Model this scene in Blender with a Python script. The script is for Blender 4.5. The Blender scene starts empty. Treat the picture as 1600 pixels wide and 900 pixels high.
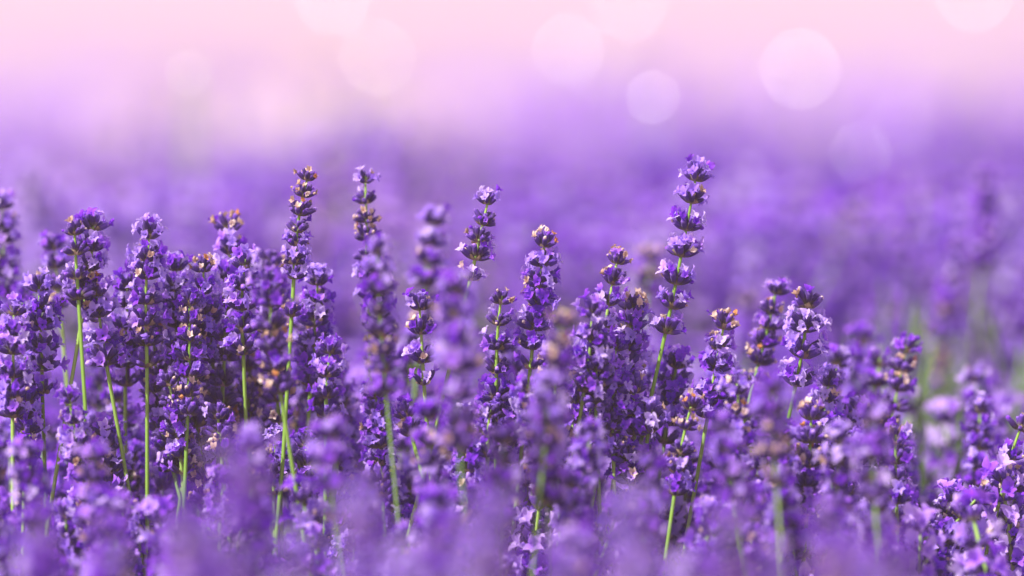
import bpy, math, random
from mathutils import Vector, Matrix, Euler, noise

# ------------------------------------------------------------------ camera, sky, sun, exposure
S = bpy.context.scene
C = S.collection
R = math.radians
FOCUS = 1.10
CAM_Z = 0.655
PITCH = R(5.0)
cam_d = bpy.data.cameras.new('camera')
cam_d.lens = 100; cam_d.sensor_width = 36
cam_d.clip_start = 0.02; cam_d.clip_end = 2000
cam_d.dof.use_dof = True
cam_d.dof.focus_distance = FOCUS
cam_d.dof.aperture_fstop = 2.8
cam_d.dof.aperture_blades = 0
cam = bpy.data.objects.new('camera', cam_d); C.objects.link(cam)
cam.location = (0, 0, CAM_Z); cam.rotation_euler = (math.pi/2 - PITCH, 0, 0)
S.camera = cam
FWD = Vector((0, math.cos(PITCH), -math.sin(PITCH)))
UPV = Vector((0, math.sin(PITCH), math.cos(PITCH)))
RGT = Vector((1, 0, 0))
def at(px, py, d):                      # a place in the field: photo column, photo row, distance in metres
    k = d*0.36/1600
    return Vector((0, 0, CAM_Z)) + FWD*d + RGT*((px-800)*k) + UPV*((450-py)*k)

# the field is level here, dips gently beyond, and climbs again far off: (distance, picture row of the flower tops)
DIP = [(.5, 755), (1.1, 430), (1.5, 385), (2, 350), (3, 305), (5, 266), (10, 230), (20, 184), (40, 130), (80, 70), (150, 15), (250, -40), (300, -70)]
def tops(d):                            # height of the flower tops at distance d
    d = min(max(d, .5), 300)
    for (a, ya), (b, yb) in zip(DIP, DIP[1:]):
        if a <= d <= b:
            t = math.log(d/a)/math.log(b/a); row = ya+(yb-ya)*t; break
    return CAM_Z - (row-61)*d*.36/1600 if d > 1.4 else CAM_Z - .091 - .0
def soil(d): return tops(d)-.565 if d > 1.4 else 0.0
SUN_EL, SUN_AZ = R(48), R(-118)         # high, behind the camera's left shoulder
sun_to = Vector((math.sin(SUN_AZ)*math.cos(SUN_EL), math.cos(SUN_AZ)*math.cos(SUN_EL), math.sin(SUN_EL)))
w = bpy.data.worlds.new('World'); S.world = w; w.use_nodes = True
nt = w.node_tree; bg = nt.nodes['Background']
sky = nt.nodes.new('ShaderNodeTexSky'); sky.sky_type = 'NISHITA'; sky.sun_disc = False
sky.sun_elevation = SUN_EL; sky.sun_rotation = SUN_AZ; sky.air_density = 1.0; sky.dust_density = 2.0
mx = nt.nodes.new('ShaderNodeMix'); mx.data_type = 'RGBA'; mx.blend_type = 'MULTIPLY'; mx.inputs[0].default_value = 1
mx.inputs[7].default_value = (1.0, 0.76, 0.84, 1)      # a pink evening sky
nt.links.new(sky.outputs[0], mx.inputs[6]); nt.links.new(mx.outputs[2], bg.inputs[0])
bg.inputs[1].default_value = 0.098
sl = bpy.data.lights.new('sun', 'SUN'); sl.energy = 5.0; sl.angle = R(0.5); sl.color = (1.0, 0.93, 0.87)
so = bpy.data.objects.new('sun', sl); C.objects.link(so)
so.rotation_euler = sun_to.to_track_quat('Z', 'Y').to_euler(); so.location = (0, 0, 3)
S.view_settings.view_transform = 'Standard'; S.view_settings.look = 'None'
S.view_settings.gamma = 1; S.view_settings.use_curve_mapping = False
S.view_settings.exposure = 1.36
HAZE_DENSITY = 0.030
try:
    S.cycles.volume_bounces = 1; S.cycles.max_bounces = 8; S.cycles.transparent_max_bounces = 8
    S.cycles.use_denoising = True
except Exception: pass

rnd = random.Random(7)

# ------------------------------------------------------------------ materials
def new_mat(name):
    m = bpy.data.materials.new(name); m.use_nodes = True
    n = m.node_tree.nodes; n.clear()
    return m, n, m.node_tree.links
def ramp(n, stops, interp='LINEAR'):
    r = n.new('ShaderNodeValToRGB'); cr = r.color_ramp; cr.interpolation = interp
    while len(cr.elements) > 1: cr.elements.remove(cr.elements[-1])
    cr.elements[0].position = stops[0][0]; cr.elements[0].color = (*stops[0][1], 1)
    for p, c in stops[1:]:
        e = cr.elements.new(p); e.color = (*c, 1)
    return r
def math_n(n, l, op, a, b, clamp=False):
    m = n.new('ShaderNodeMath'); m.operation = op; m.use_clamp = clamp
    for i, v in enumerate((a, b)):
        if isinstance(v, (int, float)): m.inputs[i].default_value = v
        else: l.new(v, m.inputs[i])
    return m.outputs[0]
def mixc(n, l, fac, a, b, mode='MIX'):
    m = n.new('ShaderNodeMix'); m.data_type = 'RGBA'; m.blend_type = mode
    for i, v in ((0, fac), (6, a), (7, b)):
        if isinstance(v, (int, float)): m.inputs[i].default_value = v
        elif isinstance(v, tuple): m.inputs[i].default_value = (*v, 1)
        else: l.new(v, m.inputs[i])
    return m.outputs[2]
def soft_mat(name, stops, transl=0.3, rough=0.6, sheen=0.0, by='rand', var=0.45, spec=0.3, bump=0.0, scale=900):
    """colour picked per flower (attribute 'tint' r: chance, g: along the piece), grain by noise"""
    m, n, l = new_mat(name)
    at_ = n.new('ShaderNodeAttribute'); at_.attribute_name = 'tint'
    sep = n.new('ShaderNodeSeparateColor'); l.new(at_.outputs['Color'], sep.inputs[0])
    oi = n.new('ShaderNodeObjectInfo')
    tc = n.new('ShaderNodeTexCoord')
    nz = n.new('ShaderNodeTexNoise'); nz.inputs['Scale'].default_value = scale; nz.inputs['Detail'].default_value = 2
    l.new(tc.outputs['Object'], nz.inputs['Vector'])
    ton = n.new('ShaderNodeAttribute'); ton.attribute_type = 'INSTANCER'; ton.attribute_name = 'tone'
    if by == 'rand':
        v = math_n(n, l, 'FRACT', math_n(n, l, 'ADD', sep.outputs[0], oi.outputs['Random']), 0)
        v = math_n(n, l, 'MULTIPLY', v, var*2)
        v = math_n(n, l, 'ADD', v, math_n(n, l, 'MULTIPLY', nz.outputs[0], 0.3))
        v = math_n(n, l, 'ADD', v, math_n(n, l, 'MULTIPLY', sep.outputs[1], 0.22))
        v = math_n(n, l, 'ADD', v, math_n(n, l, 'MULTIPLY', ton.outputs['Fac'], 0.85))
        v = math_n(n, l, 'SUBTRACT', v, 0.18, True)
    else:
        v = math_n(n, l, 'ADD', sep.outputs[1], math_n(n, l, 'MULTIPLY', math_n(n, l, 'SUBTRACT', nz.outputs[0], 0.5), 0.35), True)
    r = ramp(n, stops); l.new(v, r.inputs[0]); col = r.outputs[0]
    if by != 'rand':
        hs = n.new('ShaderNodeHueSaturation'); l.new(col, hs.inputs['Color'])
        l.new(math_n(n, l, 'ADD', math_n(n, l, 'MULTIPLY', math_n(n, l, 'FRACT', math_n(n, l, 'ADD', sep.outputs[0], oi.outputs['Random']), 0), 0.9), 0.6), hs.inputs['Value'])
        col = hs.outputs[0]
    p = n.new('ShaderNodeBsdfPrincipled'); l.new(col, p.inputs['Base Color'])
    p.inputs['Roughness'].default_value = rough; p.inputs['Specular IOR Level'].default_value = spec
    p.inputs['Sheen Weight'].default_value = sheen; p.inputs['Sheen Roughness'].default_value = 0.4
    if bump:
        b = n.new('ShaderNodeBump'); b.inputs['Strength'].default_value = bump; b.inputs['Distance'].default_value = 0.0004
        l.new(nz.outputs[0], b.inputs['Height']); l.new(b.outputs[0], p.inputs['Normal'])
    out = n.new('ShaderNodeOutputMaterial')
    if transl > 0:
        t = n.new('ShaderNodeBsdfTranslucent'); l.new(col, t.inputs[0])
        ms = n.new('ShaderNodeMixShader'); ms.inputs[0].default_value = transl
        l.new(p.outputs[0], ms.inputs[1]); l.new(t.outputs[0], ms.inputs[2]); l.new(ms.outputs[0], out.inputs[0])
    else: l.new(p.outputs[0], out.inputs[0])
    return m
M = {}
M['petal'] = soft_mat('violet_petal', [(0, (.12, .010, .50)), (.35, (.28, .045, .76)), (.7, (.47, .18, .92)), (1, (.70, .50, .97))], spec=.15, transl=.45, rough=.6, bump=.3, scale=1400)
M['pale_petal'] = soft_mat('lilac_petal', [(0, (.37, .18, .86)), (.5, (.54, .36, .93)), (1, (.74, .60, .96))], spec=.15, transl=.45, rough=.6, bump=.3, scale=1400)
M['calyx'] = soft_mat('calyx_velvet', [(0, (.22, .25, .09)), (.22, (.12, .09, .10)), (.45, (.060, .018, .17)), (.85, (.070, .022, .25)), (1, (.20, .10, .42))], transl=.08, rough=.75, sheen=.08, by='along', bump=.5, scale=2200)
M['withered'] = soft_mat('withered_flower', [(0, (.42, .26, .17)), (.5, (.68, .50, .38)), (1, (.80, .66, .58))], transl=.3, rough=.8, bump=.4)
M['orange'] = soft_mat('dry_orange_flower', [(0, (.50, .20, .06)), (1, (.75, .38, .14))], transl=.3, rough=.8)
M['stem'] = soft_mat('green_stem', [(0, (.17, .34, .04)), (.5, (.27, .47, .07)), (1, (.38, .56, .14))], transl=.12, rough=.5, var=.35, scale=300, bump=.2)
M['bract'] = soft_mat('papery_bract', [(0, (.18, .16, .07)), (.5, (.36, .27, .15)), (1, (.55, .40, .28))], transl=.3, rough=.7, bump=.3)
M['leaf'] = soft_mat('grey_green_leaf', [(0, (.07, .14, .035)), (.5, (.12, .22, .06)), (1, (.20, .30, .10))], transl=.25, rough=.6, scale=200)

# ------------------------------------------------------------------ mesh building
class MB:
    def __init__(s): s.v = []; s.f = []; s.m = []; s.t = []; s.mats = []
    def mi(s, mat):
        if mat not in s.mats: s.mats.append(mat)
        return s.mats.index(mat)
    def add(s, part, mtx, tint=None):
        o = len(s.v); ident = mtx is None
        s.v += [tuple(p) for p in part['v']] if ident else [tuple(mtx @ Vector(p)) for p in part['v']]
        s.f += [tuple(i+o for i in f) for f in part['f']]
        k = s.mi(part['mat']); s.m += [k]*len(part['f'])
        tr = part['r'] if tint is None else tint
        s.t += [(tr, g, 0, 1) for g in part['g']]
    def mesh(s, name, smooth=True):
        me = bpy.data.meshes.new(name); me.from_pydata(s.v, [], s.f)
        for k in s.mats: me.materials.append(M[k])
        me.polygons.foreach_set('material_index', s.m)
        me.polygons.foreach_set('use_smooth', [smooth]*len(s.f))
        a = me.color_attributes.new('tint', 'FLOAT_COLOR', 'POINT')
        a.data.foreach_set('color', [c for t in s.t for c in t]); me.update()
        return me
def part(mat, r=0.0): return {'v': [], 'f': [], 'g': [], 'mat': mat, 'r': r}
MM = 0.001
def calyx_part(seg, rings, rg, slim=1.0, L=5.6):
    p = part('calyx', rg.random())
    prof = [(0, .35), (.12, .85), (.35, 1.18), (.6, 1.28), (.82, 1.12), (1.0, .98)] if rings > 3 else [(0, .4), (.4, 1.2), (1.0, 1.0)]
    bend = rg.uniform(.1, .5)
    for i, (t, r) in enumerate(prof):
        for j in range(seg):
            a = 2*math.pi*j/seg
            rr = r*slim*(1 + (.10 if j % 2 else -.08)*(seg > 7))
            z = t*L
            if i == len(prof)-1 and seg > 7: z += .55 if j % 4 == 1 else 0
            p['v'].append((rr*math.cos(a)*MM, (rr*math.sin(a) - bend*t*t)*MM, z*MM)); p['g'].append(t)
    for i in range(len(prof)-1):
        for j in range(seg):
            a, b = i*seg+j, i*seg+(j+1) % seg
            p['f'].append((a, b, b+seg, a+seg))
    p['v'].append((0, -bend*MM, (L-.5)*MM)); p['g'].append(.7); c = len(p['v'])-1; o = (len(prof)-1)*seg
    for j in range(seg): p['f'].append((o+j, o+(j+1) % seg, c))
    return p
def petal_grid(p, base, direc, normal, length, width, nu, nv, rg, curl):
    """one ruffled lobe"""
    side = direc.cross(normal).normalized(); o = len(p['v']); ph = rg.uniform(0, 6)
    for i in range(nu+1):
        u = i/nu
        wd = width*(math.sin(math.pi*min(1, .22+u*.78)**1.0)**.6 if u < 1 else .42)
        for j in range(nv+1):
            v = j/nv*2-1
            uu = u*(1-.10*v*v) if i == nu else u
            q = base + direc*(length*uu) + side*(wd*.5*v) + normal*(length*(curl*u*u + .16*math.sin(ph+3*v+2*u)*u - .18*(1-abs(v))*u))
            p['v'].append(tuple(q*MM)); p['g'].append(u)
    for i in range(nu):
        for j in range(nv):
            a = o+i*(nv+1)+j
            p['f'].append((a, a+1, a+nv+2, a+nv+1))
def corolla_part(rg, hi=True, mat='petal', size=1.0, openness=1.0):
    p = part(mat, rg.random()); Z = Vector((0, 0, 1))
    seg = 7 if hi else 4; tl = rg.uniform(2.0, 3.2)*size
    for z, r in ((-1.2, .55), (tl*.5, .6), (tl, .95)):
        for j in range(seg):
            a = 2*math.pi*j/seg; p['v'].append((r*size*math.cos(a)*MM, r*size*math.sin(a)*MM, z*MM)); p['g'].append(.1)
    for i in range(2):
        for j in range(seg):
            a, b = i*seg+j, i*seg+(j+1) % seg; p['f'].append((a, b, b+seg, a+seg))
    for ang, L, W in ((62, 3.9, 3.6), (118, 3.9, 3.6), (-90, 2.9, 2.6), (-25, 2.5, 2.4), (205, 2.5, 2.4)):
        a = R(ang+rg.uniform(-12, 12)); rad = Vector((math.cos(a), math.sin(a), 0))
        op = R(rg.uniform(18, 66)*openness)
        d = (rad*math.sin(op) + Z*math.cos(op)).normalized(); nrm = (Z*math.sin(op) - rad*math.cos(op)).normalized()
        s_ = size*rg.uniform(.85, 1.15)
        petal_grid(p, rad*.75*size + Z*tl*.92, d, nrm, L*s_, W*s_, 4 if hi else 2, 4 if hi else 2, rg, rg.uniform(-.55, .1))
    return p
def bud_part(rg, mat, size=1.0, hi=True):
    p = part(mat, rg.random()); seg = 7 if hi else 4
    prof = [(-.8, .5), (.4, .8), (1.5, 1.15), (2.4, 1.0), (3.0, .25)] if hi else [(-.8, .5), (1.4, 1.2), (2.8, .3)]
    lean = rg.uniform(-.6, .6)
    for i, (z, r) in enumerate(prof):
        for j in range(seg):
            a = 2*math.pi*j/seg; rr = r*size*(1+rg.uniform(-.22, .22))
            p['v'].append(((rr*math.cos(a)+lean*z*.3)*MM, rr*math.sin(a)*MM, z*size*MM)); p['g'].append(i/(len(prof)-1))
    for i in range(len(prof)-1):
        for j in range(seg):
            a, b = i*seg+j, i*seg+(j+1) % seg; p['f'].append((a, b, b+seg, a+seg))
    p['f'].append(tuple(range((len(prof)-1)*seg, len(prof)*seg)))
    return p
def whorl_core(rg, hi=True):
    """the node of the stalk with its papery bracts"""
    b = MB(); p = part('bract', rg.random())
    for k in range(5 if hi else 3):
        a = 2*math.pi*(k+rg.random()*.4)/(5 if hi else 3); rad = Vector((math.cos(a), math.sin(a), 0)); el = R(rg.uniform(5, 40))
        d = rad*math.cos(el)+Vector((0, 0, 1))*math.sin(el); nrm = -rad*math.sin(el)+Vector((0, 0, 1))*math.cos(el)
        petal_grid(p, rad*.9+Vector((0, 0, -.6)), d, nrm, rg.uniform(3.0, 4.4), 2.8, 3, 2, rg, .35)
    b.add(p, None)
    return b

V = {'calyx': [calyx_part(12, 6, rnd, rnd.uniform(.92, 1.12), rnd.uniform(5.6, 6.9)) for _ in range(5)],
     'calyx_lo': [calyx_part(6, 3, rnd) for _ in range(3)],
     'open': [corolla_part(rnd, True, 'petal', rnd.uniform(.68, .88)) for _ in range(7)],
     'pale': [corolla_part(rnd, True, 'pale_petal', rnd.uniform(.68, .90)) for _ in range(6)],
     'half': [corolla_part(rnd, True, 'petal', rnd.uniform(.7, .9), .4) for _ in range(4)],
     'bud': [bud_part(rnd, 'petal', rnd.uniform(.8, 1.0)) for _ in range(3)],
     'withered': [bud_part(rnd, 'withered', rnd.uniform(.55, .8)) for _ in range(2)] + [corolla_part(rnd, True, 'withered', rnd.uniform(.45, .65), .5) for _ in range(4)],
     'orange': [corolla_part(rnd, True, 'orange', .6, .5)],
     'open_lo': [corolla_part(rnd, False, 'petal', 1.15) for _ in range(4)],
     'pale_lo': [corolla_part(rnd, False, 'pale_petal', 1.15) for _ in range(3)],
     'withered_lo': [bud_part(rnd, 'withered', .95, False) for _ in range(2)]}
MESH = {}
NAMES = {'calyx': 'calyx', 'open': 'corolla', 'pale': 'corolla', 'half': 'corolla', 'bud': 'flower_bud', 'withered': 'withered_flower', 'orange': 'withered_flower'}
for k, n_ in NAMES.items():
    for i, p in enumerate(V[k]):
        b = MB(); b.add(p, None); MESH[(k, i)] = b.mesh(n_)

def whorl_layout(rg, kind):
    """where the calyces and the flowers of one whorl sit, whorl axis = z"""
    cal, flo = [], []
    tiers = {'crown': [(5, 24, 1.0, 1.5), (6, 50, 1.5, -.3)], 'small': [(6, 46, 1.2, 0)]}.get(kind[0], [(8, 57, 1.5, 0), (7, 35, 1.25, 1.7)])
    prob = kind[1]                       # chances: open, pale, half, bud, withered
    for (n_, tilt, rad, z0) in tiers:
        ph = rg.uniform(0, 6)
        for k in range(n_):
            if rg.random() < .08: continue
            a = ph + 2*math.pi*k/n_ + rg.uniform(-.22, .22); t = R(tilt+rg.uniform(-13, 13))
            out = Vector((math.cos(a), math.sin(a), 0)); d = out*math.sin(t)+Vector((0, 0, 1))*math.cos(t)
            q = d.to_track_quat('Z', 'Y'); s_ = rg.uniform(.82, 1.12)
            # roll so that the flower's upper lip (+y) points up
            base = out*rad*MM + Vector((0, 0, z0*MM))
            zax = d; yax = (Vector((0, 0, 1)) - zax*zax.z)
            yax = yax.normalized() if yax.length > .05 else Vector((0, 1, 0)); xax = yax.cross(zax)
            rot = Matrix((xax, yax, zax)).transposed().to_4x4()
            m = Matrix.Translation(base) @ rot @ Matrix.Diagonal((s_, s_, s_, 1))
            cal.append((m, rg.randrange(5)))
            r_ = rg.random(); acc = 0
            for kk, pr in prob.items():
                acc += pr
                if r_ < acc:
                    tip = m @ Matrix.Translation((0, -.3*MM, 5.4*MM)) @ Matrix.Rotation(rg.uniform(-.6, .6), 4, 'Z') @ Matrix.Rotation(rg.uniform(-.45, .75), 4, 'X')
                    flo.append((tip, kk, rg.randrange(len(V[kk])))); break
    return cal, flo
P = {'rich': dict(open=.58, pale=.22, half=.1, bud=.04, withered=.025),
     'pale': dict(pale=.72, open=.10, half=.06, withered=.06),
     'some': dict(open=.38, pale=.20, half=.1, bud=.10, withered=.06),
     'bare': dict(open=.05, bud=.13, half=.05, withered=.17, pale=.06),
     'dry': dict(withered=.60, bud=.06, orange=.03, open=.04)}
LAY = {}
for shape in ('crown', 'full', 'small'):
    for pk, pr in P.items():
        LAY[(shape, pk)] = []
        for i in range(4):
            cal, flo = whorl_layout(rnd, (shape, pr))
            core = whorl_core(rnd)
            b = MB(); b.v, b.f, b.m, b.t, b.mats = list(core.v), list(core.f), list(core.m), list(core.t), list(core.mats)
            for m, j in cal: b.add(V['calyx'][j], m, rnd.random())
            f = MB()
            for m, kk, j in flo: f.add(V[kk][j], m, rnd.random())
            LAY[(shape, pk)].append(dict(cal=cal, flo=flo, core=core.mesh('whorl'), joined=b.mesh('whorl'), flowers=f.mesh('flower_ring') if flo else None))

def tube(pts, radii, seg=6, mat='stem', r=0.5):
    p = part(mat, r); n_ = len(pts); prev = Vector((1, 0, 0))
    for i, q in enumerate(pts):
        t = (pts[min(i+1, n_-1)]-pts[max(i-1, 0)]).normalized(); x = (prev - t*prev.dot(t)).normalized(); y = t.cross(x); prev = x
        for j in range(seg):
            a = 2*math.pi*j/seg; k = radii[i]*(1.12 if j % 2 else .92)
            p['v'].append(tuple(q + (x*math.cos(a)+y*math.sin(a))*k)); p['g'].append(i/n_)
    for i in range(n_-1):
        for j in range(seg):
            a, b = i*seg+j, i*seg+(j+1) % seg; p['f'].append((a, b, b+seg, a+seg))
    p['f'].append(tuple((n_-1)*seg+j for j in range(seg)))
    return p
def align(z, spin):
    x = Vector((math.cos(spin), math.sin(spin), 0)); x = (x - z*x.dot(z)).normalized(); y = z.cross(x)
    return Matrix((x, y, z)).transposed().to_4x4()

COUNT = [0]
def stalk_path(top, bot, ground_shift, rg, bow):
    """points from the top of the flower head down to the ground"""
    ax = (bot-top); L = ax.length; d = ax.normalized()
    side = Vector((rg.uniform(-1, 1), rg.uniform(-.6, .6), 0)).normalized()
    head = [top + ax*(i/6) + side*(bow*L*math.sin(math.pi*i/6)) for i in range(7)]
    depth = bot.z
    down = Vector((0, 0, -1))
    end = Vector((bot.x + d.x*depth*.55/max(.3, -d.z) + ground_shift.x, bot.y + d.y*depth*.3 + ground_shift.y, 0.0))
    tang = (head[-1]-head[-2]).normalized()*depth*.45
    pts = []
    for i in range(1, 11):
        u = i/10; c1 = bot+tang; c2 = end+Vector((0, 0, depth*.35))
        pts.append(bot*(1-u)**3 + c1*3*u*(1-u)**2 + c2*3*u*u*(1-u) + end*u**3)
    return head, pts
def along(head, t):
    x = min(max(t, 0), .9999)*(len(head)-1); i = int(x); return head[i].lerp(head[i+1], x-i)
def new(name, data=None):
    o = bpy.data.objects.new(name, data); C.objects.link(o); return o
def lavender(top, bot, label, group, detail=0, kinds=('rich',), crown='some', width=1.0, gap=8.6, skip=(), extra=(), seed=0, thin=1.0):
    if (top-cam.location).dot(FWD) < 1.04: thin = .68
    """one flowering stalk: stem, whorls (> calyx, corolla ...)"""
    rg = random.Random(seed*131+17)
    head, low = stalk_path(top, bot, Vector((rg.uniform(-.07, .07), rg.uniform(-.02, .05), 0)), rg, rg.uniform(0, .035))
    pts = [p for p in reversed(head+low)]; base = pts[0].copy()
    root = new('lavender_stalk'); root.location = base; root['label'] = label; root['category'] = 'lavender'; root['group'] = group
    n_ = len(pts); radii = [(1.08 - .72*(i/n_)**1.3)*MM*thin for i in range(n_)]
    # finer points in the stem
    b = MB(); b.add(tube([p-base for p in pts], radii, 6, 'stem', rg.random()), None)
    st = new('stem', b.mesh('stem')); st.parent = root
    L = (bot-top).length; nw = max(2, round(L/(gap*MM*width*(.80 if seed > 999 else .88)))+1)
    places = [(i/(nw-1)) for i in range(nw)]
    for i, t in enumerate(places):
        if i in skip: continue
        shape = 'crown' if i == 0 else 'small' if (i == nw-1 and rg.random() < .4) else 'full'
        if i: t = t + rg.uniform(-.1, .1)/(nw-1)
        pos = along(head, t) - Vector((0, 0, 0)); zax = (along(head, max(0, t-.06))-along(head, min(1, t+.06))).normalized()
        k = crown if i == 0 else kinds[min(len(kinds)-1, int(t*.999*len(kinds)))]
        if rg.random() < .12 and i: k = rg.choice(['some', 'rich', 'bare'])
        sc = .81*width*(.9 if i == 0 else .92 if i == 1 else 1.0)*rg.uniform(.92, 1.08)
        put_whorl(root, base, pos - zax*(4*MM*sc if i == 0 else 3*MM), zax, sc, shape, k, detail, rg)
    for (t, k, sc) in extra:            # lone whorls further down the stem
        q = bot + (low[0]-bot)*0; d_ = t; seq = [bot]+low; acc = 0
        for a, c in zip(seq, seq[1:]):
            l_ = (c-a).length
            if acc+l_ >= d_*MM: q = a.lerp(c, (d_*MM-acc)/l_); zax = (a-c).normalized(); break
            acc += l_
        put_whorl(root, base, q, zax, sc*width, 'full', k, detail, rg)
    COUNT[0] += 1
    return root
def put_whorl(root, base, pos, zax, sc, shape, kind, detail, rg):
    lay = rg.choice(LAY[(shape, kind)])
    o = new('whorl', lay['core'] if detail else lay['joined']); o.parent = root
    o.matrix_local = Matrix.Translation(pos-base) @ align(zax, rg.uniform(0, 6.28)) @ Matrix.Diagonal((sc, sc, sc, 1))
    if detail:
        for m, j in lay['cal']:
            c = new('calyx', MESH[('calyx', j)]); c.parent = o; c.matrix_local = m @ Matrix.Rotation(rg.uniform(-.1, .1), 4, 'X')
        for m, kk, j in lay['flo']:
            c = new(NAMES[kk], MESH[(kk, j)]); c.parent = o; c.matrix_local = m
    elif lay['flowers']:
        c = new('flower_ring', lay['flowers']); c.parent = o

# ------------------------------------------------------------------ ground
def sheet(name, z, x0, x1, y0, y1, mat):
    me = bpy.data.meshes.new(name); nx, ny = 50, 260; v, f = [], []
    for i in range(ny+1):
        for j in range(nx+1):
            x = x0+(x1-x0)*j/nx; y = y0 if i == 0 else .4 + (y1-.4)*((i-1)/(ny-1))**3
            v.append((x, y, soil(y)))
    for i in range(ny):
        for j in range(nx):
            a = i*(nx+1)+j; f.append((a, a+1, a+nx+2, a+nx+1))
    me.from_pydata(v, [], f); me.materials.append(mat); o = new(name, me); return o
m, n, l = new_mat('dry_soil')
nz = n.new('ShaderNodeTexNoise'); nz.inputs['Scale'].default_value = 9; nz.inputs['Detail'].default_value = 8
tc = n.new('ShaderNodeTexCoord'); l.new(tc.outputs['Object'], nz.inputs['Vector'])
r = ramp(n, [(.3, (.10, .065, .045)), (.5, (.20, .14, .10)), (.7, (.13, .14, .06))]); l.new(nz.outputs[0], r.inputs[0])
p = n.new('ShaderNodeBsdfPrincipled'); p.inputs['Roughness'].default_value = .95; l.new(r.outputs[0], p.inputs['Base Color'])
b = n.new('ShaderNodeBump'); b.inputs['Strength'].default_value = .8; b.inputs['Distance'].default_value = .03
l.new(nz.outputs[0], b.inputs['Height']); l.new(b.outputs[0], p.inputs['Normal'])
o_ = n.new('ShaderNodeOutputMaterial'); l.new(p.outputs[0], o_.inputs[0])
g = sheet('ground', 0, -140, 140, -6, 330, m); g['kind'] = 'structure'

# ------------------------------------------------------------------ the stalks one can tell apart
# (photo column, row of the tip; column, row of the head's foot; distance; detail; look; label)
FG, BG, MID = 'blurred lavender stalks close to the camera', 'blurred lavender stalks behind the sharp ones', 'lavender stalks in and near the plane of focus'
H = []
def h(x0, y0, x1, y1, d, label, group=MID, detail=1, **k): H.append((x0, y0, x1, y1, d, label, group, detail, k))
h(482, 272, 460, 425, 1.10, 'slim tall lavender stalk left of centre with cream withered tip and bare green stem below', kinds=('dry', 'dry', 'bare', 'pale'), crown='dry', width=.86, gap=8.4, extra=((17, 'bare', .8),))
h(571, 275, 576, 455, 1.125, 'slightly blurred tall slim stalk with lilac tuft on top, second tall one from the left', kinds=('bare', 'dry', 'bare', 'some'), crown='pale', width=.9, gap=10.5)
h(764, 308, 738, 425, 1.10, 'stalk with round lilac cap and bare dark whorls, leaning right, near the centre', kinds=('bare', 'bare', 'some'), crown='pale', width=.95)
h(852, 372, 830, 565, 1.10, 'lavender stalk with bushy blue-lilac flowers near its tip, right of the picture centre', kinds=('pale', 'rich', 'some', 'some'), crown='dry', width=1.12, gap=8.5)
h(1089, 268, 1042, 512, 1.10, 'tallest sharp lavender stalk, right of centre, with separate lilac cap and long bare stem', kinds=('pale', 'some', 'some', 'some', 'some'), crown='pale', width=1.08, gap=10.2)
h(966, 400, 938, 560, 1.095, 'stalk with small white-lilac cap and gaps between its upper whorls, left of the tallest', kinds=('bare', 'some', 'rich', 'some'), crown='dry', width=1.0, gap=10)
h(990, 470, 975, 600, 1.105, 'stalk with dense deep violet head and withered flecks, crowding right of the gappy one', kinds=('some', 'rich', 'some'), crown='dry', width=1.2, extra=((16, 'some', .9), (28, 'some', .9)))
h(784, 462, 776, 570, 1.10, 'dark stalk with few open flowers and separate whorls, just left of the blue-lilac one', kinds=('bare', 'some', 'bare'), crown='bare', width=.98, gap=11, extra=((14, 'some', 1), (23, 'rich', 1.1), (31, 'rich', 1.1)))
h(1133, 500, 1108, 640, 1.10, 'open airy stalk with two tan buds standing up at its tip, right of the tallest', kinds=('some', 'rich', 'rich'), crown='dry', width=1.15)
h(1214, 448, 1182, 585, 1.135, 'slightly blurred dark stalk with bright violet cap and tan flecks, leaning right', kinds=('dry', 'bare', 'dry'), crown='rich', width=1.0, gap=9)
h(1262, 465, 1246, 590, 1.10, 'sharp broad stalk with white-lilac side flowers and dark crown, right of the violet-capped one', kinds=('pale', 'some', 'rich'), crown='bare', width=1.25)
h(1418, 538, 1376, 750, 1.15, 'soft stalk with violet cap and banded dark and cream whorls at right', kinds=('dry', 'bare', 'dry', 'some'), crown='rich', width=1.05)
h(146, 345, 133, 470, 1.10, 'sharp dark stalk with pinkish violet star flowers on top at upper left', kinds=('rich', 'bare', 'dry'), crown='rich', width=1.05)
h(116, 355, 122, 455, 1.095, 'dark budded stalk close against the left of the star-topped one', kinds=('bare', 'bare'), crown='bare', width=.95)
h(84, 378, 92, 470, 1.16, 'blurred violet stalk leftmost of the three at upper left', group=BG, detail=0, kinds=('rich', 'bare'), crown='rich', width=.95)
h(234, 358, 230, 560, 1.10, 'thick dark-centred stalk with pale flowers spreading to both sides at left', kinds=('pale', 'bare', 'some', 'some'), crown='pale', width=1.15)
h(357, 348, 356, 470, 1.13, 'soft stalk with wide loose tan and violet cap, left of the slim cream-tipped one', kinds=('some', 'rich', 'bare'), crown='dry', width=1.2, gap=10)
h(2, 315, 0, 480, 1.17, 'blurred stalk cut by the left edge of the picture', group=BG, detail=0, kinds=('pale', 'some'), crown='pale')
h(1018, 395, 1010, 470, 1.27, 'blurred cream-tipped stalk standing behind and left of the tallest', group=BG, detail=0, kinds=('dry', 'bare'), crown='dry', width=1.05)
h(680, 338, 660, 500, 1.20, 'blurred stalk with fluffy pinkish lilac top behind the round-capped one', group=BG, detail=0, kinds=('pale', 'rich', 'rich', 'bare'), crown='pale', width=1.1)
h(590, 385, 602, 600, 1.03, 'blurred stalk with pale top right below the second tall slim one', group=FG, detail=0, kinds=('pale', 'some', 'bare', 'dry', 'bare'), crown='pale', width=.95)
h(712, 445, 718, 690, .985, 'large soft stalk with pale blue cap, in front of the round-capped one', group=FG, detail=0, kinds=('pale', 'bare', 'rich', 'rich', 'bare'), crown='pale', width=1.15)
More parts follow.
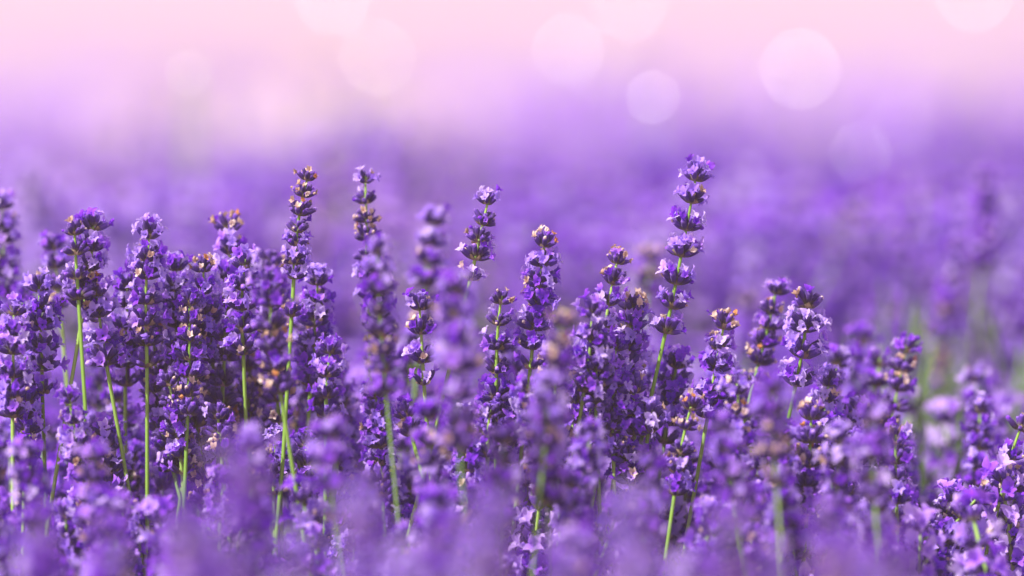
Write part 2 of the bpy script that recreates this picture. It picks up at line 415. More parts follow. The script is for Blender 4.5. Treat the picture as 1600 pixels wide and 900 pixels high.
h(880, 498, 850, 710, .99, 'blurred stalk with tan tip in front, right of the blue-lilac one', group=FG, detail=0, kinds=('dry', 'bare', 'pale', 'rich', 'pale'), crown='dry', width=.95)
h(22, 478, 20, 640, 1.09, 'sharp dense violet stalk near the left edge over thin green stems', kinds=('rich', 'some'), crown='rich', width=1.15)
h(60, 440, 66, 600, 1.10, 'dense violet stalk below the blurred leftmost of three', kinds=('rich', 'some'), crown='pale', width=1.1)
h(152, 448, 165, 560, 1.10, 'violet stalk directly under the star-topped one', kinds=('pale', 'rich', 'rich'), crown='rich', width=1.15)
h(200, 440, 196, 590, 1.12, 'violet stalk tucked left of the thick dark-centred one', kinds=('some', 'rich'), crown='rich', width=1.1)
h(275, 410, 278, 560, 1.12, 'violet stalk with bluish tip right of the thick dark-centred one', kinds=('rich', 'rich', 'some'), crown='rich', width=1.1)
h(318, 412, 308, 580, 1.11, 'violet stalk with tan tip left of the loose-capped one', kinds=('rich', 'some', 'rich'), crown='dry', width=1.05)
h(383, 405, 380, 540, 1.10, 'bushy violet stalk right under the loose-capped one', kinds=('rich', 'rich', 'some'), crown='pale', width=1.15)
h(422, 402, 436, 600, 1.06, 'softly blurred stalk with tan whorls left of the slim tall stem', group=FG, detail=0, kinds=('rich', 'bare', 'dry'), crown='bare', width=1.1)
h(497, 432, 487, 590, 1.12, 'violet stalk immediately right of the slim tall stem', kinds=('rich', 'some', 'rich'), crown='pale', width=1.15)
h(518, 540, 510, 640, 1.09, 'short violet stalk low on the right of the slim tall stem', kinds=('rich', 'some'), crown='some', width=1.0)
h(655, 470, 662, 590, 1.10, 'sharp stalk with bare dark calyces below the fluffy-topped blurred one', kinds=('bare', 'some', 'some'), crown='some', width=1.1, gap=9)
h(590, 440, 598, 560, 1.13, 'violet stalk behind the blurred pale-topped one', kinds=('rich', 'bare'), crown='some', width=1.1)
h(925, 480, 915, 600, 1.08, 'deep violet stalk left of the dense withered-flecked one', kinds=('rich', 'rich'), crown='rich', width=1.15)
h(1060, 560, 1040, 680, 1.12, 'deep violet stalk crowding right of the tallest stem', kinds=('rich', 'some'), crown='rich', width=1.15)
h(1018, 640, 1014, 662, 1.09, 'small lone lilac tuft crossing the bare stem of the tallest', kinds=('pale',), crown='pale', width=1.2)
h(960, 600, 958, 690, 1.09, 'low violet stalk between two green stems left of the tallest', kinds=('some', 'bare'), crown='pale', width=1.05)
h(1082, 628, 1056, 760, 1.085, 'stalk with cream and white bud tip, low and right of the tallest stem', kinds=('dry', 'bare', 'some'), crown='dry', width=1.0)
h(1152, 600, 1148, 720, 1.07, 'stalk with tan whorls and pale blue cap under the violet-capped one', kinds=('bare', 'dry', 'some'), crown='pale', width=1.1)
h(1205, 600, 1212, 740, .985, 'blurred violet stalk in front under the sharp broad one', group=FG, detail=0, kinds=('rich', 'bare', 'dry'), crown='rich', width=1.1)
h(1268, 640, 1262, 790, 1.08, 'stalk speckled with cream dry flowers, below and right of the sharp broad one', kinds=('dry', 'dry', 'rich'), crown='dry', width=1.15)
h(1312, 560, 1290, 610, 1.16, 'small blurred dark whorls right of the sharp broad one', group=BG, detail=0, kinds=('bare',), crown='pale', width=1.0)
h(1350, 525, 1342, 640, 1.24, 'blurred violet stalk left of the soft banded one', group=BG, detail=0, kinds=('rich', 'rich'), crown='rich', width=1.2)
h(1345, 690, 1330, 760, 1.09, 'sharp stalk of pale curled flowers under the soft banded one', kinds=('pale', 'some'), crown='pale', width=1.15)
h(1524, 585, 1560, 735, 1.22, 'blurred violet stalk leaning left near the right edge', group=BG, detail=0, kinds=('rich', 'rich'), crown='pale', width=1.1)
h(1478, 465, 1470, 600, 1.38, 'faint blurred cream-tipped stalk high at right', group=BG, detail=0, kinds=('pale', 'rich', 'dry'), crown='dry', width=1.1)
h(1585, 480, 1575, 600, 1.42, 'faint blurred stalk at the right edge, above the others', group=BG, detail=0, kinds=('some', 'rich'), crown='rich', width=1.2)
h(1598, 660, 1572, 745, 1.095, 'sharp bare stalk entering from the right edge and leaning right, long green stem', kinds=('bare', 'some'), crown='bare', width=1.0, gap=13)
h(1535, 770, 1460, 860, 1.09, 'sharp dark stalk leaning strongly right in the lower right corner', kinds=('bare', 'bare', 'some'), crown='bare', width=1.1)
h(1590, 740, 1575, 850, 1.10, 'sharp violet stalk in the lower right corner at the edge', kinds=('bare', 'some'), crown='bare', width=1.0)
h(432, 682, 428, 760, 1.10, 'small sharp violet stalk left of two green stems at lower left', kinds=('rich', 'rich'), crown='pale', width=.95)
h(512, 670, 520, 800, .99, 'blurred deep violet stalk right of the low green stems', group=FG, detail=0, kinds=('rich', 'rich'), crown='rich', width=1.1)
h(672, 640, 680, 800, 1.02, 'soft violet stalk with a rusty orange fleck, low in the centre left', group=FG, detail=0, kinds=('rich', 'dry', 'rich'), crown='rich', width=1.1, extra=((12, 'some', 1),))
h(718, 740, 712, 800, 1.10, 'short sharp violet stalk low beside a thin green stem, near the centre', kinds=('rich',), crown='some', width=1.0)
h(262, 590, 284, 730, 1.10, 'sharp budded stalk behind green stems at lower left', kinds=('bare', 'some', 'some'), crown='bare', width=.95)
h(340, 640, 345, 700, 1.10, 'short cluster of bare dark buds at lower left', kinds=('bare',), crown='bare', width=1.15)
h(895, 770, 885, 850, 1.10, 'low bushy violet stalk at the bottom right of centre', kinds=('rich', 'rich'), crown='some', width=1.15)
h(1245, 770, 1235, 860, 1.09, 'low violet stalk at the bottom under the cream-speckled one', kinds=('rich', 'rich'), crown='some', width=1.15)
h(1296, 590, 1288, 700, 1.12, 'soft violet stalk with a pale tip, between the sharp broad one and the banded one', detail=1, kinds=('pale', 'rich', 'some'), crown='pale', width=1.05)
h(1375, 560, 1352, 690, 1.17, 'soft deep violet stalk close behind the left side of the banded one', detail=0, kinds=('rich', 'bare', 'dry'), crown='rich', width=1.1)
h(1500, 770, 1440, 850, 1.105, 'violet budded stalk leaning right, left of the strongly leaning dark one', kinds=('some', 'bare'), crown='rich', width=1.0)
h(1290, 660, 1300, 760, 1.10, 'deep violet bushy stalk low between the cream-speckled one and the pale curled one', kinds=('rich', 'rich'), crown='rich', width=1.15)
h(408, 705, 402, 735, 1.085, 'small tan-tipped head on a bright green stem leaning right, lower left of the centre', kinds=('bare',), crown='dry', width=.8)
h(632, 640, 640, 668, 1.09, 'lone dark whorl on a bright green stem, low and left of the picture centre', kinds=('bare',), crown='some', width=1.0)
h(766, 640, 762, 700, 1.085, 'slim dark stalk with few flowers and a thin green stem, low at the picture centre', kinds=('bare', 'some'), crown='bare', width=.9)
# big soft heads close to the lens
for (x, y, d, k, lb) in [
    (365, 715, 0.775, 'rich', 'very blurred large violet head in front at lower left centre'),
    (290, 795, 0.775, 'some', 'very blurred mauve head in the lower left foreground'),
    (560, 785, 0.775, 'pale', 'very blurred light violet head at the bottom left of centre'),
    (765, 795, 0.775, 'pale', 'very blurred pale lilac head at the bottom centre'),
    (985, 800, 0.775, 'pale', 'very blurred pale blue-violet head below the tallest stalk'),
    (1135, 815, 0.775, 'rich', 'round blurred deep violet head seen end-on at the bottom right of centre'),
    (1400, 865, 0.775, 'some', 'very blurred mauve head at the bottom right'),
    (1320, 855, 0.775, 'some', 'very blurred brownish mauve head at the bottom edge, right'),
    (60, 815, 0.860, 'rich', 'blurred violet head in the bottom left corner'),
    (170, 825, 0.900, 'rich', 'blurred violet head near the bottom left corner'),
    (460, 865, 0.800, 'pale', 'blurred pale head at the bottom edge under the low green stems'),
    (640, 875, 0.760, 'pale', 'blurred mauve head at the bottom edge left of centre'),
    (870, 875, 0.800, 'rich', 'blurred violet head at the bottom edge right of centre'),
    (1300, 895, 0.775, 'dry', 'very blurred tan-flecked head at the bottom edge, right')]:
    h(x, y, x+rnd.uniform(-25, 25), y+190, d, lb, FG, 0, kinds=(k, 'rich'), crown=k, width=1.1)

seed = 0
for (x0, y0, x1, y1, d, lb, gr, det, k) in H:
    seed += 1
    lean = rnd.uniform(-.004, .006)
    lavender(at(x0, y0, d), at(x1, y1, d+lean), lb, gr, det, seed=seed, **k)

# ------------------------------------------------------------------ the rest of the near stalks, thickly grown
TOPLINE = [(0, 445), (120, 470), (420, 440), (510, 470), (540, 600), (620, 520), (720, 500), (800, 540), (900, 530), (1000, 520), (1090, 560), (1290, 600), (1330, 590), (1400, 640), (1500, 640), (1600, 600)]
def topline(x):
    for (a, b), (c, d) in zip(TOPLINE, TOPLINE[1:]):
        if a <= x <= c: return b+(d-b)*(x-a)/(c-a)
    return 520
ANCH = [(x0, y0, d, lb) for (x0, y0, x1, y1, d, lb, gr, det, k) in H]
SHORT = [(482, 272, 'the slim cream-tipped one'), (571, 275, 'the second tall slim one'), (764, 308, 'the round-capped one'), (852, 372, 'the blue-lilac one'), (1089, 268, 'the tallest'),
         (966, 400, 'the gappy white-capped one'), (1214, 448, 'the violet-capped one'), (1262, 465, 'the sharp broad one'), (1418, 538, 'the soft banded one'), (146, 345, 'the star-topped one'), (234, 358, 'the thick dark-centred one'),
         (357, 348, 'the loose-capped one'), (1524, 585, 'the left-leaning one'), (2, 315, 'the left-edge one'), (1598, 660, 'the right-edge one'), (672, 640, 'the rust-flecked one')]
LOOK = {'rich': 'deep violet', 'pale': 'pale lilac', 'some': 'sparse violet', 'bare': 'dark budded', 'dry': 'withered tan-flecked'}
def describe(x, y, d, k, crown, word='stalk'):
    blur = 150*abs(d-FOCUS)/d
    f = 'sharp' if blur < 6 else 'soft' if blur < 14 else 'blurred' if blur < 32 else 'very blurred'
    cp = {'rich': 'violet-tipped', 'pale': 'pale-tipped', 'some': 'half-open', 'bare': 'dark-tipped', 'dry': 'tan-tipped'}[crown]
    for s in sorted(SHORT, key=lambda q: abs(q[0]-x)*2+abs(q[1]-y)*.3)[:4]:
        dx = x-s[0]
        side = 'straight below' if abs(dx) < 14 else ('just %s of' if abs(dx) < 50 else 'well %s of') % ('left' if dx < 0 else 'right')
        row = 'high' if y < 480 else 'halfway down' if y < 600 else 'low' if y < 730 else 'near the bottom'
        lb = f'{f} {cp} {LOOK[k]} {word}, {row}, {side} {s[2]}'
        if lb not in used: break
    return lb
used = {}
def uniq(lb):
    used[lb] = used.get(lb, 0)+1
    return lb
fr = random.Random(23)
spots = []
def try_spot(x, y, d, mind):
    for (a, b, c) in spots:
        if abs(c-d) < .05 and (a-x)**2+((b-y)*.5)**2 < mind*mind: return False
    spots.append((x, y, d)); return True
for (x0, y0, x1, y1, d, *_r) in H: spots.append((x0, y0, d))
n_fill = 0; tries = 0
while n_fill < 160 and tries < 6000:          # around the plane of focus
    tries += 1
    x = fr.uniform(-40, 1640); u = fr.random()
    y = topline(x) + (u**1.25)*(930-topline(x)) ; d = fr.gauss(1.15, .05)
    if not 1.07 < d < 1.26: continue
    if 1410 < x < 1510 and y < 740: continue
    if x > 1400 and (fr.random() < .3 or (y > 620 and d < 1.14)): continue
    if not try_spot(x, y, d, 27): continue
    k = fr.choices(['rich', 'some', 'pale', 'bare', 'dry'], [5, 3.4, .9 if x < 1300 else .05, 2.2, 1.4])[0]; k2 = fr.choice(['rich', 'some', 'rich', 'bare']); cr = fr.choices(['rich', 'pale', 'some', 'bare', 'dry'], [3, 2, 3, 1, 1.5])[0]
    Lp = fr.uniform(110, 190); lean = fr.gauss(-6, 16)
    lavender(at(x, y, d), at(x-lean, y+Lp*FOCUS/d, d+fr.uniform(-.012, .012)), uniq(describe(x, y, d, k, cr)), MID, 1 if abs(d-FOCUS) < .028 else 0, kinds=(k, k2, k), crown=cr, width=fr.uniform(.92, 1.2), gap=fr.uniform(8, 10), seed=1000+tries)
    n_fill += 1
n_low = 0
while n_low < 34:                             # low among the stems, a little nearer than the focus
    x = fr.uniform(-40, 1420); y = fr.uniform(640, 900); d = fr.uniform(.98, 1.08)
    if not try_spot(x, y, d, 30): n_low += .05; continue
    k = fr.choices(['rich', 'pale', 'some', 'bare'], [5, 2, 3, 1])[0]; cr = fr.choice(['rich', 'pale', 'some'])
    lavender(at(x, y, d), at(x-fr.gauss(-4, 16), y+fr.uniform(110, 170), d), uniq(describe(x, y, d, k, cr)), MID, 1 if d > 1.072 else 0, kinds=(k, 'rich', k), crown=cr, width=fr.uniform(.92, 1.12), seed=3000+int(n_low*20))
    n_low += 1
n_f2 = 0
while n_f2 < 9:                              # closer to the lens, low
    x = fr.uniform(-60, 1660); d = fr.uniform(.80, .96); y = fr.uniform(770+(.96-d)*400, 960)
    if x > 1400: n_f2 += .05; continue
    if not try_spot(x, y, d, 60): n_f2 += .05; continue
    k = fr.choices(['rich', 'pale'], [5, 2])[0]
    lavender(at(x, y, d), at(x-fr.gauss(0, 20), y+170*FOCUS/d, d), uniq(describe(x, y, d, k, k)), FG, 0, kinds=(k, 'rich'), crown=k, width=fr.uniform(1, 1.15), seed=5000+int(n_f2*20))
    n_f2 += 1
n_b = 0
while n_b < 22:                               # behind
    x = fr.uniform(-60, 1660); d = fr.uniform(1.36, 1.75)
    drop = CAM_Z - tops(d) + fr.gauss(.012, .012)
    y = 450-(math.tan(PITCH)*d - drop/math.cos(PITCH))*1600/(.36*d) if False else None
    # a stalk whose tip is `drop` below the camera's height
    tip = Vector((0, 0, CAM_Z)) + Vector((0, d, 0)); k_ = d*.36/1600
    q = Vector(((x-800)*k_, d, CAM_Z-drop))
    spots.append((x, 0, d))
    k = fr.choices(['rich', 'some', 'pale', 'bare'], [5, 3, 2, 1])[0]
    vy = 450-((q-Vector((0, 0, CAM_Z))).dot(UPV))/k_
    lavender(q, q+Vector((fr.uniform(-.012, .012), 0, -.04)), uniq(describe(x, vy, d, k, k, 'stalk behind')), BG, 0, kinds=(k, 'rich'), crown=k, width=fr.uniform(1, 1.2), seed=7000+int(n_b))
    n_b += 1

# ------------------------------------------------------------------ the field beyond, and the lower growth, past counting
def far_stalk_mesh(rg, pal):
    b = MB(); x = 0
    b.add(tube([Vector((0, 0, z)) for z in (-.55, -.3, -.1, 0)], [1.3*MM, 1.2*MM, 1*MM, .6*MM], 4), None)
    z = 0; n_ = rg.choice([5, 6, 7]); lean = rg.uniform(-.1, .1)
    for i in range(n_):
        o = Vector((lean*z, 0, -z)); nn = 7 if i else 5; ph = rg.random()*6
        for k in range(nn):
            a = ph+6.283*k/nn; t = R((56 if i else 28)+rg.uniform(-16, 16)); d = Vector((math.cos(a)*math.sin(t), math.sin(a)*math.sin(t), math.cos(t)))
            m = Matrix.Translation(o+Vector((math.cos(a), math.sin(a), 0))*MM) @ d.to_track_quat('Z', 'Y').to_matrix().to_4x4()
            b.add(rg.choice(V['calyx_lo']), m, rg.random())
            u = rg.random()
            kk = 'open_lo' if u < pal[0] else 'pale_lo' if u < pal[0]+pal[1] else 'withered_lo' if u < pal[0]+pal[1]+pal[2] else None
            if kk: b.add(rg.choice(V[kk]), m @ Matrix.Translation((0, 0, 5.2*MM)) @ Matrix.Rotation(rg.uniform(-.4, .6), 4, 'X'), rg.random())
        z += rg.uniform(7.5, 10)*MM
    return b.mesh('distant_lavender')
far = []
for i, pal in enumerate([(.75, .1, .03), (.6, .25, .03), (.35, .5, .05), (.75, .05, .06), (.12, .10, .60)]):
    o = new('distant_lavender', far_stalk_mesh(fr, pal)); far.append(o)
    o.location = ((-.28, .05, .22, .4, -.12)[i], (2.3, 2.6, 2.1, 2.4, 2.2)[i], tops(2.3)+.01)
    o['label'] = ('out-of-focus lavender stalk far behind, above the left-edge stalks', 'out-of-focus lavender stalk far behind the centre', 'out-of-focus lavender stalk far behind, right of the tallest', 'out-of-focus lavender stalk far behind at upper right', 'out-of-focus withered tan lavender stalk far behind, left of centre')[i]
    o['category'] = 'lavender'; o['group'] = BG
def leaf_clump(rg):
    b = MB(); p = part('leaf', .3)
    for k in range(26):
        a = rg.uniform(0, 6.28); el = R(rg.uniform(25, 85)); rad = Vector((math.cos(a), math.sin(a), 0))
        d = rad*math.cos(el)+Vector((0, 0, 1))*math.sin(el); nrm = -rad*math.sin(el)+Vector((0, 0, 1))*math.cos(el)
        petal_grid(p, Vector((rg.uniform(-12, 12), rg.uniform(-12, 12), rg.uniform(0, 170))), d, nrm, rg.uniform(35, 60), 3.6, 3, 1, rg, .15)
    b.add(p, None); return b.mesh('lavender_leaves')
leafy = new('lavender_leaves', leaf_clump(fr)); leafy.location = at(470, 835, 1.12) - Vector((0, 0, .17))
leafy['label'] = 'narrow green lavender leaves at the bottom beside the two low green stems'; leafy['category'] = 'leaves'; leafy['group'] = 'leaf tufts among the stalks'

def scatter(name, pts, sources, label):
    """pts: (location, euler, scale, index, tone)"""
    me = bpy.data.meshes.new(name); me.from_pydata([p[0] for p in pts], [], [])
    for an, ty, key, w_ in (('rot', 'FLOAT_VECTOR', 'vector', 1), ('scl', 'FLOAT', 'value', 2), ('idx', 'INT', 'value', 3), ('tone', 'FLOAT', 'value', 4)):
        a = me.attributes.new(an, ty, 'POINT')
        a.data.foreach_set(key, [c for p in pts for c in p[w_]] if w_ == 1 else [p[w_] for p in pts])
    o = new(name, me); o['kind'] = 'stuff'; o['label'] = label
    ng = bpy.data.node_groups.new(name, 'GeometryNodeTree')
    ng.interface.new_socket('Geometry', in_out='INPUT', socket_type='NodeSocketGeometry'); ng.interface.new_socket('Geometry', in_out='OUTPUT', socket_type='NodeSocketGeometry')
    N, Lk = ng.nodes, ng.links
    gi, go = N.new('NodeGroupInput'), N.new('NodeGroupOutput')
    g2i = N.new('GeometryNodeGeometryToInstance')
    for s_ in reversed(sources):
        oi = N.new('GeometryNodeObjectInfo'); oi.inputs[0].default_value = s_; oi.transform_space = 'ORIGINAL'
        Lk.new(oi.outputs['Geometry'], g2i.inputs[0])
    def named(nm, ty):
        a = N.new('GeometryNodeInputNamedAttribute'); a.data_type = ty; a.inputs[0].default_value = nm; return a.outputs[0]
    iop = N.new('GeometryNodeInstanceOnPoints')
    Lk.new(gi.outputs[0], iop.inputs['Points'])
    if len(sources) > 1:
        jn = N.new('GeometryNodeJoinGeometry'); N.remove(g2i)
        for nd in [x for x in N if x.bl_idname == 'GeometryNodeObjectInfo']:
            g = N.new('GeometryNodeGeometryToInstance'); Lk.new(nd.outputs['Geometry'], g.inputs[0]); Lk.new(g.outputs[0], jn.inputs[0])
        Lk.new(jn.outputs[0], iop.inputs['Instance'])
    else: Lk.new(g2i.outputs[0], iop.inputs['Instance'])
    iop.inputs['Pick Instance'].default_value = len(sources) > 1
    Lk.new(named('idx', 'INT'), iop.inputs['Instance Index'])
    Lk.new(named('rot', 'FLOAT_VECTOR'), iop.inputs['Rotation']); Lk.new(named('scl', 'FLOAT'), iop.inputs['Scale'])
    Lk.new(iop.outputs[0], go.inputs[0])
    md = o.modifiers.new('scatter', 'NODES'); md.node_group = ng
    return o
def tone(x, y): return noise.noise(Vector((x*2.6, y*1.5, 3.1)))*1.0 + .5*noise.noise(Vector((x*9, y*6, 7))) - .25*max(-1, min(1, x*1.5))  # paler towards the left: the flare's brightening put into the petal colour
def kind_at(x, y):                      # flower kinds keep together, as on one bush
    v = noise.noise(Vector((x*11, y*6, 21))) + fr.gauss(0, .12)
    v2 = noise.noise(Vector((x*7, y*4, 33))) + fr.gauss(0, .15) + .2*math.exp(-((x/y+.04)/.05)**2)  # extra withered kind left of centre, its tan imitating the warm flare
    return 4 if v2 > .24 else 2 if v > .2 else 3 if v < -.22 else fr.choice((0, 1))
pts = []
y = .62
def push(x, y, ztop, sc, kind=None):
    pts.append(((x, y, ztop), (fr.gauss(0, .2), fr.gauss(0, .2), fr.uniform(0, 6.28)), sc, kind_at(x, y) if kind is None else kind, tone(x, y) + fr.gauss(0, .15)))
# under the counted stalks
for _ in range(1300):
    y = fr.uniform(1.03, 1.6); x = fr.uniform(-.5, .5)
    push(x, y, CAM_Z - fr.uniform(.165, .24) - max(0, .05*(1.0-y)), fr.uniform(.9, 1.1), fr.choice((0, 1, 3)))
# behind, denser near
def zone(y0, y1, dens, margin, sp):
    half = lambda q: q*.2+margin
    area = (y1-y0)*(half(y0)+half(y1)); n_ = int(area*dens)
    for _ in range(n_):
        yy = math.sqrt(fr.uniform(y0*y0, y1*y1)); xx = fr.uniform(-half(yy), half(yy))
        clump = noise.noise(Vector((xx*3.2, yy*2.0, 0)))
        if clump < -.32 and fr.random() < .75: continue
        push(xx, yy, tops(yy) + .035*clump + fr.gauss(0, .011) - (abs(fr.gauss(0, .045)) if fr.random() < .6 else 0), fr.uniform(.95, 1.2)*sp)
zone(1.58, 2.4, 2600, .45, 1.0)
zone(2.4, 5, 1400, .6, 1.05)
zone(5, 9, 700, .8, 1.1)
for _ in range(1600):                    # taller clumps standing out of the field
    yy = 1.8*(6.5/1.8)**fr.random(); xx = fr.uniform(-.2*yy-.4, .2*yy+.4)
    cl = noise.noise(Vector((xx*7/yy*2, yy*3, 50)))
    if cl < .0: continue
    push(xx, yy, tops(yy) + fr.random()*(.015 + .10*cl)*(yy/2.4)*1.1, 1.1)
scatter('lavender_field', pts, far, 'out-of-focus lavender reaching back into the pink haze')
def bush_mesh(rg, dry=False):
    b = MB(); pv_, pl_, pp, pw_ = part('petal', .5), part('leaf', .5), part('pale_petal', .5), part('withered', .3)
    for k in range(420):
        el = math.asin(rg.uniform(.05, 1)); a = rg.uniform(0, 6.283); d = Vector((math.cos(a)*math.cos(el), math.sin(a)*math.cos(el), math.sin(el)))
        rr = rg.uniform(.28, .40); q = Vector((0, 0, .12)) + Vector((d.x*rr*1.1, d.y*rr*1.1, d.z*rr))
        u = rg.random(); p = pl_ if u < (.3 if dry else .10) else pp if u < (.4 if dry else .2) else (pw_ if dry and u < .8 else pv_)
        sd = d.cross(Vector((0, 0, 1))); sd = sd.normalized()*.011 if sd.length > .01 else Vector((.011, 0, 0))
        up = (d+Vector((0, 0, .7))).normalized()*rg.uniform(.05, .08); cr = sd.cross(up).normalized()*.011; o = len(p['v'])
        p['v'] += [tuple(q-sd), tuple(q+sd), tuple(q+cr), tuple(q-cr), tuple(q+up)]; p['g'] += [0, 0, .2, .3, 1]
        p['f'] += [(o, o+2, o+4), (o+2, o+1, o+4), (o+1, o+3, o+4), (o+3, o, o+4)]
    for p in (pv_, pl_, pp) + ((pw_,) if dry else ()): b.add(p, None, rg.random())
    dome = part('leaf', .4)
    for i in range(5):
        for j in range(10):
            e = i/4*1.45; a = j*.6283; dome['v'].append((.30*math.cos(e)*math.cos(a), .30*math.cos(e)*math.sin(a), .08+.27*math.sin(e))); dome['g'].append(.2)
    for i in range(4):
        for j in range(10): a_, b_ = i*10+j, i*10+(j+1) % 10; dome['f'].append((a_, b_, b_+10, a_+10))
    b.add(dome, None); return b.mesh('lavender_bush')
bushes = []
for i in range(4):
    o = new('lavender_bush', bush_mesh(fr, i == 3)); o.location = ((-1.3, .3, 1.5, -.9)[i], (10, 11, 10.5, 12)[i], soil(10.5)); bushes.append(o)
    o['label'] = 'far out-of-focus lavender bush ' + ('at upper left', 'above the picture centre', 'at upper right', 'gone dry and tan, above the slim cream-tipped stalk')[i]; o['category'] = 'lavender bush'; o['group'] = 'far lavender bushes'
bp = []; row = -75
while row < 75:
    yy = 8.2
    while yy < 315:
        xx = row + .06*yy + fr.gauss(0, .1)
        if abs(xx) < .2*yy+3 and fr.random() < .95:
            bp.append(((xx, yy, soil(yy)), (0, 0, fr.uniform(0, 6.28)), fr.uniform(.95, 1.5)*(1+yy/300), (3 if noise.noise(Vector((xx*.8, yy*.3, 4))) + .35*math.exp(-((xx/yy+.06)/.05)**2) > .22 else fr.randrange(3)), .9*noise.noise(Vector((xx*.35, yy*.12, 9)))+.6*noise.noise(Vector((xx*1.1, yy*.5, 2))) + fr.gauss(0, .3)))  # more dry tan bushes left of centre, their colour standing in for warm glow
        yy += fr.uniform(.55, .8)*(1+yy/150)
    row += 1.0
scatter('lavender_bushes', bp, bushes, 'rows of lavender bushes fading into the pink haze on the far rise')
lp = []
for _ in range(1500):
    y = fr.uniform(.7, 3.2); x = fr.uniform(-.3-y*.2, .3+y*.2)
    lp.append(((x, y, soil(y) + fr.uniform(.0, .12) + (.1 if y > 1.3 else 0)), (fr.gauss(0, .2), fr.gauss(0, .2), fr.uniform(0, 6.28)), fr.uniform(.8, 1.3), 0, 0.0))
for _ in range(35):                     # the open green gap at the right
    q = at(fr.uniform(1400, 1520), 700, fr.uniform(1.22, 1.55)); lp.append(((q.x, q.y, fr.uniform(.22, .33)), (fr.gauss(0, .2), fr.gauss(0, .2), fr.uniform(0, 6.28)), 1.0, 0, 0.0))
scatter('lavender_foliage', lp, [leafy], 'narrow grey-green leaves low between the stalks')

# leaf-like reflectors on stems, added to make the round light spots: each top one faces the sun's mirror direction and glints
m, n, l = new_mat('glint_surface')
nz = n.new('ShaderNodeTexNoise'); nz.inputs['Scale'].default_value = 400
r = ramp(n, [(.3, (.30, .22, .42)), (.7, (.42, .34, .52))]); l.new(nz.outputs[0], r.inputs[0])
p = n.new('ShaderNodeBsdfPrincipled'); l.new(r.outputs[0], p.inputs['Base Color']); p.inputs['Roughness'].default_value = .22; p.inputs['Specular IOR Level'].default_value = 1.0
o_ = n.new('ShaderNodeOutputMaterial'); l.new(p.outputs[0], o_.inputs[0]); M['glint_disc'] = m
def glint_plate(size, z=-.25, aspect=.84):
    pt = {'v': [], 'f': [], 'g': [], 'mat': 'glint_disc', 'r': 0}; K = 18
    for zz in (0, z):
        for k in range(K):
            a = 6.2832*k/K; pt['v'].append((size*.5*aspect*math.cos(a)*(1+.1*math.cos(2*a))*MM, size*.5*math.sin(a)*MM, zz*MM)); pt['g'].append(0)
    pt['f'] += [tuple(range(K)), tuple(reversed(range(K, 2*K)))] + [(k, K+k, K+(k+1) % K, (k+1) % K) for k in range(K)]
    return pt
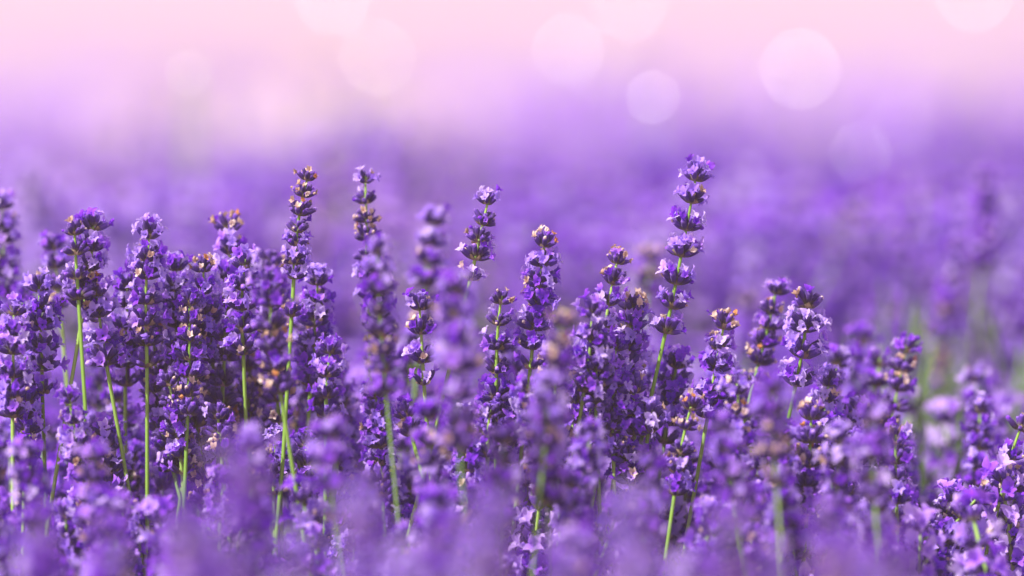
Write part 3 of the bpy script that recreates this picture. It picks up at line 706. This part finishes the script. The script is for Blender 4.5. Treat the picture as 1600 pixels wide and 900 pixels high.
def glint(px, py, d, spot, label):  # added reflector: a stem and shiny plates that make one round light spot
    q = at(px, py, d); size = spot*d*.36/1600/MM; g0 = soil(q.y); rg = random.Random(int(px))
    root = new('glint_reflector'); root.location = (q.x, q.y, g0); root['label'] = label; root['category'] = 'added reflector'; root['group'] = 'added reflectors making round light spots'
    hgt = q.z-g0; b = MB(); b.add(tube([Vector((0, .01, 0)), Vector((.01, .014, hgt*.4)), Vector((0, .012, hgt*.8)), Vector((0, .008, hgt+.01))], [3*MM, 2.5*MM, 2*MM, 1*MM], 6), None)
    st = new('stem', b.mesh('stem')); st.parent = root
    half_v = ((cam.location-q).normalized()+sun_to).normalized()
    bm = MB(); bm.add(glint_plate(size), None); glint_disc = bm.mesh('leaf', False)
    lf = new('leaf', glint_disc); lf.parent = root; lf.location = (0, 0, hgt); lf.rotation_euler = half_v.to_track_quat('Z', 'Y').to_euler()  # plate turned to mirror the sun into the camera
    for k in range(5):
        c = new('leaf', glint_disc); c.parent = root; c.location = (rg.uniform(-.02, .02), .02, hgt*(.35+.11*k)); c.rotation_euler = (rg.uniform(.6, 1.2), 0, rg.uniform(0, 6.28)); c.scale = (.5, 1, 1)
for (px, py, d, spot, lb) in [
    (1250, 108, 9, 9.5, 'added far reflector making the largest round light spot, upper right'),
    (1020, 152, 2.7, 5.6, 'added reflector making the smaller crisp light spot right of centre'),
    (888, 78, 5.5, 6.6, 'added far reflector making the round spot above centre right'),
    (935, 100, 7, 5, 'added far reflector giving a faint spot overlapping the centre right one'),
    (590, 90, 7, 7, 'added far reflector giving the faint spot above the two tall slim stalks'),
    (295, 115, 2.3, 3.6, 'added reflector giving the small faint spot at upper left'),
    (520, -5, 7, 8, 'added far reflector glinting at the top edge, left of centre'),
    (1522, -8, 7, 8, 'added far reflector glinting at the top right corner'),
    (985, 5, 7, 7.5, 'added far reflector glinting at the top edge, right of centre'),
    (1345, 240, 3.6, 5.0, 'added reflector giving a faint spot below the largest one'),
    (1410, 190, 4.4, 4.5, 'added reflector giving a faint spot right of the largest one')]:
    glint(px, py, d, spot, lb)

# ------------------------------------------------------------------ haze box added over the field to stand in for the flare glow
m, n, l = new_mat('glow_haze')
pv = n.new('ShaderNodeVolumePrincipled'); pv.inputs['Color'].default_value = (.88, .70, .74, 1)
pv.inputs['Density'].default_value = HAZE_DENSITY; pv.inputs['Anisotropy'].default_value = 0
o_ = n.new('ShaderNodeOutputMaterial'); l.new(pv.outputs[0], o_.inputs['Volume'])
bx0, bx1, by0, by1, bz0, bz1 = -145, 145, -8, 335, -2.6, 13.0
me = bpy.data.meshes.new('haze')
me.from_pydata([(x, y, z) for z in (bz0, bz1) for y in (by0, by1) for x in (bx0, bx1)], [], [(0, 2, 3, 1), (4, 5, 7, 6), (0, 1, 5, 4), (2, 6, 7, 3), (0, 4, 6, 2), (1, 3, 7, 5)])
me.materials.append(m); hz = new('haze', me); hz['kind'] = 'stuff'; hz['label'] = 'pink haze added over the lavender field for the glow'
print('stalks', COUNT[0], 'objects', len(bpy.data.objects), 'points', len(pts), 'dup labels', sum(v for v in used.values() if v > 1))
